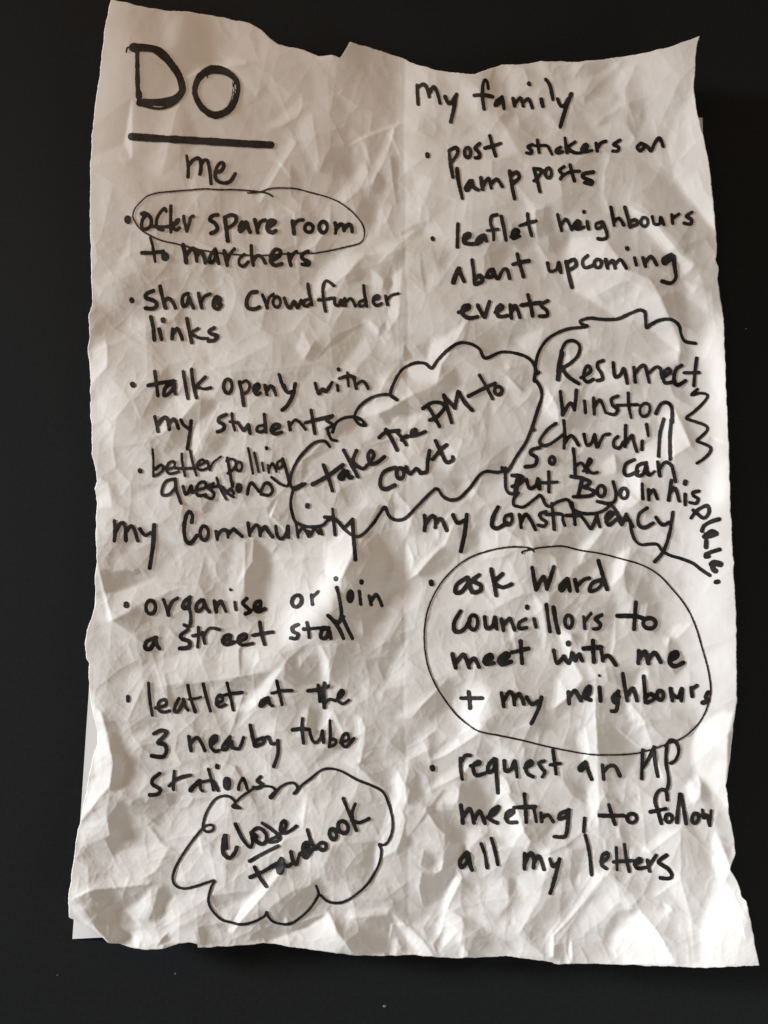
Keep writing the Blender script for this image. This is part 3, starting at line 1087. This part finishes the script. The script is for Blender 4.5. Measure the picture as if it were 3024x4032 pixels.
w19 795 1052 808 1098 845 1088 858 1050 870 1105
w22 900 1045 915 1120 932 1188
w20 905 1050 945 1032 955 1065 918 1092
w18 1020 1010 992 1040 1005 1078 1058 1062
o 1078 1055 20 24 0 18
w18 1122 1032 1132 1080
w18 1135 1060 1162 1038 1175 1080
w18 1180 1055 1205 1032 1238 1080
w18 1285 1022 1295 1062
w20 1243 968 1244 972
w20 1332 1022 1346 1070
w20 1348 1048 1378 1015 1410 1062
w21 1490 1005 1448 1030 1458 1055 1502 1015
w21 1505 1015 1512 1080 1518 1135 1490 1165 1440 1155
= word events
w22 295 1330 348 1310 352 1290 322 1298 318 1338 350 1362 400 1355
w21 402 1290 420 1325 440 1355 455 1310 468 1270
w20 502 1330 542 1305 530 1288 510 1312 520 1352 568 1348
w20 585 1288 592 1362
w20 594 1325 615 1292 640 1358
w20 685 1232 700 1290 712 1350
w21 648 1290 700 1282 755 1275
w20 795 1265 758 1290 790 1320 792 1348 750 1352
@ 1100 1180 1200
= drawn cloud
w16 275 800 245 770 190 780 130 835 90 890 65 950 60 1000 75 1035
w26 85 1028 125 1008
w16 140 1002 95 1030 75 1040 62 1100 70 1160 90 1210 150 1235 230 1230 265 1200 300 1192 345 1240 400 1285 450 1280 510 1220 550 1160 575 1130 600 1180 640 1200 690 1185 760 1115 830 1045 860 1030 890 1070 930 1090 980 1080 1040 1020 1090 955 1130 935 1190 940 1230 925
w18 1212 915 1240 935 1290 855 1340 780 1370 715 1385 708
w18 1372 710 1400 620 1425 540 1425 490 1400 445 1388 440 1395 390
w16 1405 400 1370 330 1300 295 1210 285 1122 318 1090 270 1040 240 980 236 920 270 860 330 828 372 790 346 730 346 670 380 630 440 605 515 640 545 600 518 540 520 480 545 430 590 410 640 435 678 470 682 440 650 400 638 350 645 310 670 290 720
w16 262 700 270 735 285 762 312 768
= slanted word take
w19 240 900 268 970 288 1040
w23 182 1005 260 962 345 900
w20 352 930 325 965 345 975 368 935 382 970 396 965
w18 350 820 388 890 428 965
w18 420 822 402 880 450 920 482 898
w19 488 888 515 850 500 822 482 850 495 892 530 888 572 855
= slanted word the
w19 580 708 612 760 640 818
w20 545 750 580 722 650 712
w17 635 718 665 750 690 790
w17 665 765 690 742 720 745
w18 690 750 742 722 738 705 718 718 730 742 795 718
= slanted word PM
w19 815 590 845 640 872 690
w20 782 592 830 562 880 562 898 590 855 640 820 655
w19 895 520 918 600 938 668
w19 900 525 955 590
w18 955 590 972 500
w20 978 505 1010 560 1050 602
= slanted word to
w17 1090 412 1130 480 1160 540
w20 1030 525 1100 490 1175 455
o 1192 495 20 22 0 19
= slanted word court
w20 630 912 568 940 548 1000 572 1032 628 1010
o 658 945 20 30 0 19
w19 690 912 710 948 745 920 768 945
w19 775 942 802 935 808 880 818 822
w19 850 768 880 830 910 885 945 870 942 855
w19 835 870 875 820 910 790
= word my
w20 790 1175 795 1215 790 1255
w19 797 1222 830 1178 850 1195 848 1240
w19 855 1215 880 1192 910 1255
w20 945 1172 970 1215 1008 1200
w21 1020 1170 1010 1270 988 1370
= word constituency
w20 1190 1130 1165 1180 1158 1230 1185 1245 1238 1215
@ 1950 1180 1000
w23 105 1402 68 1415 60 1450 85 1472 110 1445 105 1402
w22 158 1405 165 1450 170 1488
w22 170 1450 200 1402 232 1440 262 1502
w23 332 1385 292 1400 302 1430 335 1455 315 1480 282 1472
w22 370 1332 378 1410 385 1498
w21 332 1405 430 1400 442 1440 455 1475
w23 500 1330 515 1400 522 1468
w22 465 1410 560 1408
w22 560 1412 590 1450 625 1495 650 1450 665 1412
w20 672 1430 682 1482
w21 722 1450 770 1400 752 1388 722 1420 740 1472 790 1435
w22 795 1390 825 1470 850 1410
w22 855 1400 875 1440 900 1482
w22 992 1362 942 1400 935 1462 970 1490 1032 1460
w22 1050 1422 1090 1470 1135 1455
w22 1160 1388 1140 1520 1100 1640 1042 1712
= drawn burst outline
w20 285 475 262 480 268 400 290 330 340 260 400 220 480 190 600 175 560 155 562 135 620 120 700 128 800 125 880 90 940 68 975 80 982 125 988 182 1020 160 1080 132 1150 130 1200 168 1215 225 1240 272 1308 285
w18 1320 585 1282 622 1340 610 1385 622 1370 660 1300 730 1248 772 1300 795 1370 820 1385 850 1350 890 1318 922 1360 940 1405 965 1400 1000 1360 1040 1318 1068
w20 68 1100 66 1180 72 1240 100 1268 150 1262 122 1300 120 1340 145 1350 190 1352 260 1300 292 1278 312 1300 330 1340 360 1350 400 1325 460 1305 485 1320 505 1365 570 1395 660 1395 720 1370 760 1345 800 1400 835 1440 880 1440 888 1500 910 1565 950 1600 1010 1596 1060 1600 1090 1640 1140 1670 1210 1690 1290 1722 1340 1760 1400 1800
= word Resurrect
w32 435 350 420 430 410 520
w21 430 340 460 280 510 268 550 300 542 360 490 415 438 445
w22 440 455 480 505 545 548
w20 560 510 622 470 610 432 588 450 578 510 602 538 640 520
w22 705 398 672 412 668 442 692 480 700 518 668 528
w21 770 412 782 500 815 492 840 450 862 545
w22 905 442 915 538
w20 915 480 948 438 978 435 1005 540
w20 1008 475 1050 440 1078 450 1085 490
w21 1090 510 1142 475 1132 450 1098 480 1105 540 1150 540
w22 1218 430 1182 455 1168 520 1190 558 1242 530
w21 1315 382 1305 470 1297 560
w20 1235 478 1332 476
= first name in the burst
w21 425 600 435 680 440 755
w21 442 752 480 685 500 680 518 720
w21 518 720 526 650 530 590
w21 583 662 590 738
w20 642 642 648 748
w20 652 700 685 655 722 738
w21 800 630 760 650 768 690 800 718 780 750 742 745
w20 870 610 872 690 888 770
w20 798 690 860 688 930 685
o 978 720 32 44 0.3 19
w22 1050 742 1080 685 1120 672 1152 705 1155 800
= second name in the burst
w21 395 810 340 850 292 920 310 952 360 942 440 885
w21 448 790 455 880 450 970
w21 458 935 498 888 545 950
w20 580 880 598 950 630 935 650 880 662 962
w20 672 962 705 890 745 878
w20 800 895 775 920 778 960 812 968 835 930
w21 852 822 850 900 848 958
w20 860 935 892 885 905 930 925 992
w22 960 925 958 980
w21 988 815 1000 888
w21 1100 780 1075 880 1066 1020
w22 1150 780 1140 900 1142 1042
= word So
w23 290 966 240 980 232 1005 270 1035 258 1080 198 1092
o 372 1050 18 24 0 21
= word he
w21 510 975 520 1060 522 1138
w20 530 1085 565 1068 600 1130
w18 575 1120 628 1060 615 1040 600 1080 625 1130 668 1128
= word can
w21 908 1045 855 1072 842 1128 868 1148 930 1120
w22 985 1065 930 1085 925 1145 965 1140 985 1085 1000 1145 1040 1122
w22 1060 1060 1075 1150
w22 1078 1100 1110 1062 1150 1082 1165 1130 1178 1188
= scribbled word put
w26 110 1148 165 1152 182 1175 145 1212 112 1220
w30 145 1175 132 1265
w24 205 1178 225 1232 265 1215 280 1172 290 1235
w22 350 1125 350 1255
w19 290 1195 350 1195 405 1190
= nickname after put
w22 495 1155 570 1165
w24 568 1170 555 1230 540 1288
w23 575 1170 620 1190 600 1215 570 1225
w23 580 1225 642 1250 622 1280 512 1288
o 692 1250 26 36 0 21
w21 770 1190 788 1260 780 1315 740 1332 668 1318
o 840 1265 24 34 0 21
= word in
w22 960 1205 965 1300
w21 1002 1242 1005 1308
w21 1010 1270 1035 1242 1058 1300
= word his
w22 1150 1182 1140 1260 1132 1308
w21 1142 1262 1175 1232 1202 1315
w22 1240 1272 1240 1338
w28 1242 1190 1240 1200
w22 1330 1250 1292 1258 1295 1280 1325 1302 1310 1330 1272 1325
@ 2700 1950 300
= word place running down the edge
w78 110 500 200 380 300 290 460 225 508 330 460 450 370 495 260 410 160 325
w88 720 520 560 570 400 660 350 775
w140 640 830 520 870 450 875
w105 400 900 560 790 660 835
w105 445 1000 438 1125
w85 730 1180 560 1230 440 1280 425 1340 500 1330
w125 745 1500 620 1470 560 1500
w115 560 1500 600 1610 640 1645
w105 655 1890 700 1880
@ 1640 2120 1220
= thin loop
w9 630 72 600 50 520 45 450 52 380 68 300 95 220 145 150 215 100 290 65 370 45 460 42 560 60 680 100 780 150 860 210 940 280 1000 340 1035 440 1055 560 1080 680 1110 800 1135 920 1155 1020 1160 1150 1155 1240 1135 1330 1105 1420 1070 1480 1025 1530 960 1560 890 1575 810 1560 700 1530 590 1490 460 1440 360 1360 260 1290 190 1200 140 1080 105 980 80 870 62 780 42 680 48 620 58 568 70 568 80
= bullet dot
w24 78 233 80 243
= word ask
w21 272 208 218 245 208 288 240 285 275 240 278 218 288 265 298 288
w20 335 195 302 225 342 250 342 278 310 290
w21 400 165 415 240 426 305
w20 460 190 418 235 460 262 508 245
= word Ward
w20 620 158 640 275
w20 642 275 680 205 698 272
w20 700 265 718 210 735 152
w20 802 218 768 255 778 280 800 250 808 218 822 280
w20 850 222 862 282
w19 862 255 895 222 925 212
w21 975 120 995 190 1020 272
w20 985 222 942 240 928 282 970 270 998 235
= word councillors
w20 235 390 202 450 208 498 250 490 285 442
o 305 450 23 40 0 20
w19 365 422 375 480 408 468 420 422 430 485
w19 455 432 466 492
w19 467 465 498 428 512 455 525 490
w20 585 432 552 450 552 482 590 478
w19 630 432 640 475
w22 592 365 592 372
w20 695 355 705 430 715 498
w20 735 370 745 440 760 505
o 815 445 20 34 0 18
w18 895 420 902 482
w17 902 445 935 402
w19 992 410 958 432 985 458 975 482 948 485
= word to
w19 1175 342 1170 410 1165 485
w23 1075 415 1170 416 1215 430
o 1248 455 34 28 0 20
= word meet
w22 192 620 210 692
w21 212 665 248 622 265 645 282 692
w21 280 672 308 642 335 688
w21 362 660 405 642 395 622 367 642 372 672 415 668
w21 442 658 492 632 480 615 447 640 455 675 508 660
w21 558 552 562 610 566 668
w20 512 610 600 590
= word with
w20 735 600 752 668 790 632
w19 790 632 815 668 832 612
w18 838 618 850 655 870 618 888 655
w24 812 560 812 565
w21 945 548 946 600 950 660
w22 895 590 990 582
w20 988 590 998 655
w20 1000 642 1030 628 1068 678
= word me
w20 1190 602 1188 668
w20 1195 645 1222 605 1242 668
w20 1245 645 1275 612 1308 662
w22 1358 655 1395 630 1390 608 1362 625 1357 665 1385 685 1430 665
= plus sign
w19 278 822 286 908
w19 238 855 350 855
= word my
w20 455 828 468 900
w20 472 865 495 822 515 835 525 890
w20 525 862 550 832 575 885
w20 590 850 618 888 652 870
w22 670 852 650 920 615 990
= word neighbours
w20 812 822 818 885
w20 820 850 848 815 880 868
w20 890 850 925 832 928 792 905 812 900 850 930 865
w20 980 798 986 870
w13 978 733 979 736
w20 1082 820 1052 850 1062 878 1085 848
w20 1082 820 1078 880 1070 922 1045 925
w20 1105 725 1115 790 1128 868
w19 1130 842 1158 802 1180 868
w20 1215 738 1222 810 1226 878
w20 1235 880 1272 860 1258 832 1230 850
o 1305 840 17 26 0 20
w20 1360 805 1370 868
w19 1368 835 1400 850 1420 805 1418 868
w20 1470 800 1476 845
w19 1472 808 1500 788
w22 1562 822 1548 850 1562 868 1532 880
@ 1660 2860 1200
= bullet dot
w28 59 224 61 232
= word request
w19 212 175 212 230 222 288
w19 215 195 238 160 265 158
w19 265 215 315 205 310 190 282 210 285 248 302 268 345 255
w20 395 178 365 210 362 248 388 240 405 195
w19 405 180 408 270 415 362
w19 450 188 456 242 488 232 508 190 520 275
w19 562 228 602 205 592 188 568 210 575 255 607 275
w19 668 188 640 200 655 230 672 250 657 275
w18 715 130 725 200 732 258
w17 700 210 755 202
= word an
w19 890 195 858 225 868 242 895 215 895 200 910 250 925 288
w19 985 212 992 288
w19 990 252 1020 218 1055 220 1080 270
= word MP
w18 1205 130 1200 200 1198 285
w17 1205 225 1228 190 1262 120
w18 1265 112 1270 190 1285 272
w18 1335 105 1330 190 1345 290 1338 340
w18 1330 108 1355 75 1385 88 1400 130 1385 180 1358 200
= word meeting
w21 215 432 225 525
w20 230 490 260 450 275 475 285 525
w20 290 505 318 462 345 528
w20 362 495 402 470 418 438 380 460 372 505 410 525
w20 455 500 497 470 485 458 460 480 470 520 515 522
w20 560 370 565 440 570 522
w21 502 442 620 437
w18 610 442 625 518
w18 650 472 655 518
w18 660 498 688 482 718 520
w20 795 458 755 475 750 505 785 490 802 455
w20 802 455 795 540 780 598 722 600
w18 887 500 882 572
= word to
w19 1020 428 1035 480 1052 532
w20 968 485 1030 487 1100 485
o 1145 500 25 25 0 20
= word follow
w19 1338 400 1328 350 1292 350 1270 400 1285 460 1305 528
w20 1245 465 1330 448
o 1345 500 18 22 0 19
w20 1405 370 1395 450 1390 522
w20 1412 370 1425 440 1440 528
o 1490 500 17 28 0.2 19
w15 1528 455 1535 500 1552 480 1568 542 1576 458
= word all
w20 245 685 210 735 218 768 245 740 255 690 265 755 275 782
w18 325 640 345 700 357 770
w18 380 610 400 680 415 752
= word my
w20 560 692 560 775
w19 565 740 592 692 610 710 610 770
w19 615 740 640 708 665 778
w19 698 722 715 762 745 740
w20 750 722 730 810 700 908
= word letters
w18 890 592 912 680 925 808
w19 978 742 1015 712 1010 688 985 702 978 750 1005 775
w18 1060 660 1065 780
w18 1105 645 1115 720 1130 790
w18 1045 738 1150 730
w18 1158 752 1195 735 1185 718 1160 740 1172 772 1215 768
w18 1228 728 1240 788
w18 1240 755 1275 702
w20 1332 702 1290 738 1340 775 1362 810 1345 828 1300 825
"""
def smooth_path(P):
    """Catmull-Rom through the traced points; columns x, y, width"""
    if len(P) < 3: 
        A = P
    else: A = P
    out = []
    n = len(A)
    for i in range(n - 1):
        p0 = A[max(i - 1, 0)]; p1 = A[i]; p2 = A[i + 1]; p3 = A[min(i + 2, n - 1)]
        m = max(2, int(np.hypot(*(p2 - p1)[:2]) / 3))
        for t in np.arange(m) / m:
            out.append(0.5 * ((2 * p1) + (p2 - p0) * t + (2 * p0 - 5 * p1 + 4 * p2 - p3) * t * t + (3 * p1 - p0 - 3 * p2 + p3) * t ** 3))
    out.append(A[-1]); return np.array(out)

words = []; cur = None
for line in INK.strip().splitlines():
    t = line.split()
    if t[0] == '@': ox, oy, sw = map(float, t[1:4]); s_ = sw / 1659.0; wf = 1.12 if sw > 900 else 1.0
    elif t[0] == '=': cur = [' '.join(t[1:]), []]; words.append(cur)
    elif t[0] == 'o':
        cx, cy, rx, ry, rot, wd = map(float, t[1:7])
        a = np.linspace(-2.2, -2.2 + 2 * math.pi + 0.15, 22)
        x = rx * np.cos(a); y = ry * np.sin(a)
        P = np.stack([cx + x * math.cos(rot) - y * math.sin(rot), cy + x * math.sin(rot) + y * math.cos(rot), np.full(22, wd * wf)], -1)
        P[:, 0] = ox + P[:, 0] * s_; P[:, 1] = oy + P[:, 1] * s_; P[:, 2] *= s_
        cur[1].append(P)
    else:
        if t[0][0] == 'w': wd = float(t[0][1:]); nums = list(map(float, t[1:]))
        else: wd = None; nums = list(map(float, t))
        # x y pairs, with an optional width (always below 60 and followed by no pair partner) after a pair
        P = []
        if wd is None: P = np.array(nums).reshape(-1, 3)
        else:
            k = 0; rem = len(nums)
            if rem % 2 == 0 and not any(False for _ in ()): 
                P = np.column_stack([np.array(nums).reshape(-1, 2), np.full(rem // 2, wd)])
            else: P = None
        if P is None: raise ValueError(line)
        P = P.astype(float)
        P[:, 0] = ox + P[:, 0] * s_; P[:, 1] = oy + P[:, 1] * s_; P[:, 2] *= s_ * (wf if P[0, 2] > 12 else 1.0)
        cur[1].append(P)

CS = 2.0
def ink_mesh(strokes, seed):
    allp = np.concatenate([s for s in strokes]); m = 40
    x0 = allp[:, 0].min() - m; y0 = allp[:, 1].min() - m
    nx = int((allp[:, 0].max() + m - x0) / CS) + 1; ny = int((allp[:, 1].max() + m - y0) / CS) + 1
    D = np.full((ny, nx), 1e3)
    r = np.random.default_rng(seed)
    for P in strokes:
        Q = smooth_path(P)
        n = len(Q)
        wv = np.convolve(r.normal(0, 1, n + 12), np.ones(13) / 13, 'valid')[:n] * 0.22     # pressure wavers
        Q[:, 2] *= (1 + wv)
        if n == 1: Q = np.concatenate([Q, Q + [0.5, 0, 0]])
        for a, b_ in zip(Q[:-1], Q[1:]):
            rad = max(a[2], b_[2]) / 2 + 3 * CS
            i0 = int((min(a[0], b_[0]) - rad - x0) / CS); i1 = int((max(a[0], b_[0]) + rad - x0) / CS) + 2
            j0 = int((min(a[1], b_[1]) - rad - y0) / CS); j1 = int((max(a[1], b_[1]) + rad - y0) / CS) + 2
            i0 = max(i0, 0); j0 = max(j0, 0)
            X = x0 + CS * np.arange(i0, min(i1, nx))[None]; Y = y0 + CS * np.arange(j0, min(j1, ny))[:, None]
            d = b_[:2] - a[:2]; L2 = max(d @ d, 1e-9)
            t = np.clip(((X - a[0]) * d[0] + (Y - a[1]) * d[1]) / L2, 0, 1)
            dist = np.hypot(X - a[0] - t * d[0], Y - a[1] - t * d[1]) - (a[2] + t * (b_[2] - a[2])) / 2
            sub = D[j0:min(j1, ny), i0:min(i1, nx)]; np.minimum(sub, dist, out=sub)
    # ink feathers a little into the paper
    nz = r.normal(0, 1, D.shape); nz = (nz + np.roll(nz, 1, 0) + np.roll(nz, 1, 1) + np.roll(nz, (1, 1), (0, 1))) / 2
    D = D + nz * 0.35
    gy_, gx_ = np.gradient(np.minimum(D, 20), CS)
    gn = np.maximum(np.hypot(gx_, gy_), 0.4)
    ins = D < 0
    cell = ins[:-1, :-1] | ins[1:, :-1] | ins[:-1, 1:] | ins[1:, 1:]
    jj, ii = np.nonzero(cell)
    X, Y = np.meshgrid(x0 + CS * np.arange(nx), y0 + CS * np.arange(ny))
    mv = np.where(D > 0, np.minimum(D, 1.5 * CS), 0)
    X = X - mv * gx_ / gn; Y = Y - mv * gy_ / gn
    ids = np.arange(nx * ny).reshape(ny, nx)
    Fc = np.stack([ids[jj + 1, ii], ids[jj + 1, ii + 1], ids[jj, ii + 1], ids[jj, ii]], -1)
    used, inv = np.unique(Fc, return_inverse=True)
    Fc = inv.reshape(Fc.shape)
    xs = X.ravel()[used]; ys = Y.ravel()[used]
    return world(xs, ys, height(xs, ys) + 0.00017), Fc

NAMES = {'bullet dot': 'bullet_dot', 'thin loop': 'drawn_loop', 'thick underline': 'underline', 'drawn cloud': 'drawn_cloud_outline',
         'drawn burst outline': 'drawn_cloud_outline', 'plus sign': 'plus_sign', 'figure 3': 'handwritten_figure'}
total = 0
for k, (lab, strokes) in enumerate(words):
    vs_, fs = ink_mesh(strokes, 100 + k); total += len(fs)
    thin = lab == 'thin loop'
    nm = NAMES.get(lab, 'handwritten_letter' if 'letter' in lab else 'handwritten_word')
    o = mesh_object(nm, vs_, fs, fine_m if thin else ink_m, root)
    if lab.startswith('word ') and not lab.startswith('word place'): o['label'] = 'word "%s" in black marker' % lab[5:]
    elif lab not in NAMES: o['label'] = lab
    elif thin: o['label'] = 'thin dark pen loop round ' + ('the offer spare room line' if strokes[0][:, 0].mean() < 1500 else 'the ask Ward councillors lines')
print('ink quads', total, 'paper quads', len(Fq))

# ------------------------------------------------------------------ dust on the table
DUST = [(1515, 3964, 5.0), (225, 3840, 2.4), (690, 3835, 3.0), (2938, 1293, 2.8)]
for k, (px, py, rd) in enumerate(DUST):
    c = world(np.array([px]), np.array([py]), 0.0002)[0]; r = np.random.default_rng(50 + k); rr = rd * DIST / F
    vs_ = []; fs = []
    n = 7
    for lv, (zz, sc_) in enumerate(((0.0, 1.0), (0.6, 0.8), (1.0, 0.3))):
        for i in range(n):
            a = 2 * math.pi * i / n
            q_ = rr * sc_ * (0.7 + 0.6 * r.random())
            vs_.append((c[0] + q_ * math.cos(a) * 1.3, c[1] + q_ * math.sin(a), 0.00002 + zz * rr * 0.5))
    for lv in range(2):
        for i in range(n): fs.append((lv * n + i, lv * n + (i + 1) % n, (lv + 1) * n + (i + 1) % n, (lv + 1) * n + i))
    fs.append((14, 15, 16, 17)); fs.append((14, 17, 18, 20))
    o = mesh_object('dust_speck', vs_, fs, dust_m)
    o['category'] = 'dust speck'; o['group'] = 'dust specks on the black table'
    o['label'] = ['largest pale dust speck on the table below the sheet, in the middle', 'tiny dust speck in the lower left corner, left of the sheet corner',
      'faint dust speck on the table below the drawn cloud at lower left', 'faint dust speck on the table right of the sheet, beside the burst outline',
      'tiny dust speck left of the sheet beside the share line', 'faintest dust speck nearest the bottom left corner of the picture',
      'tiny dust speck right of the sheet at mid height'][k]
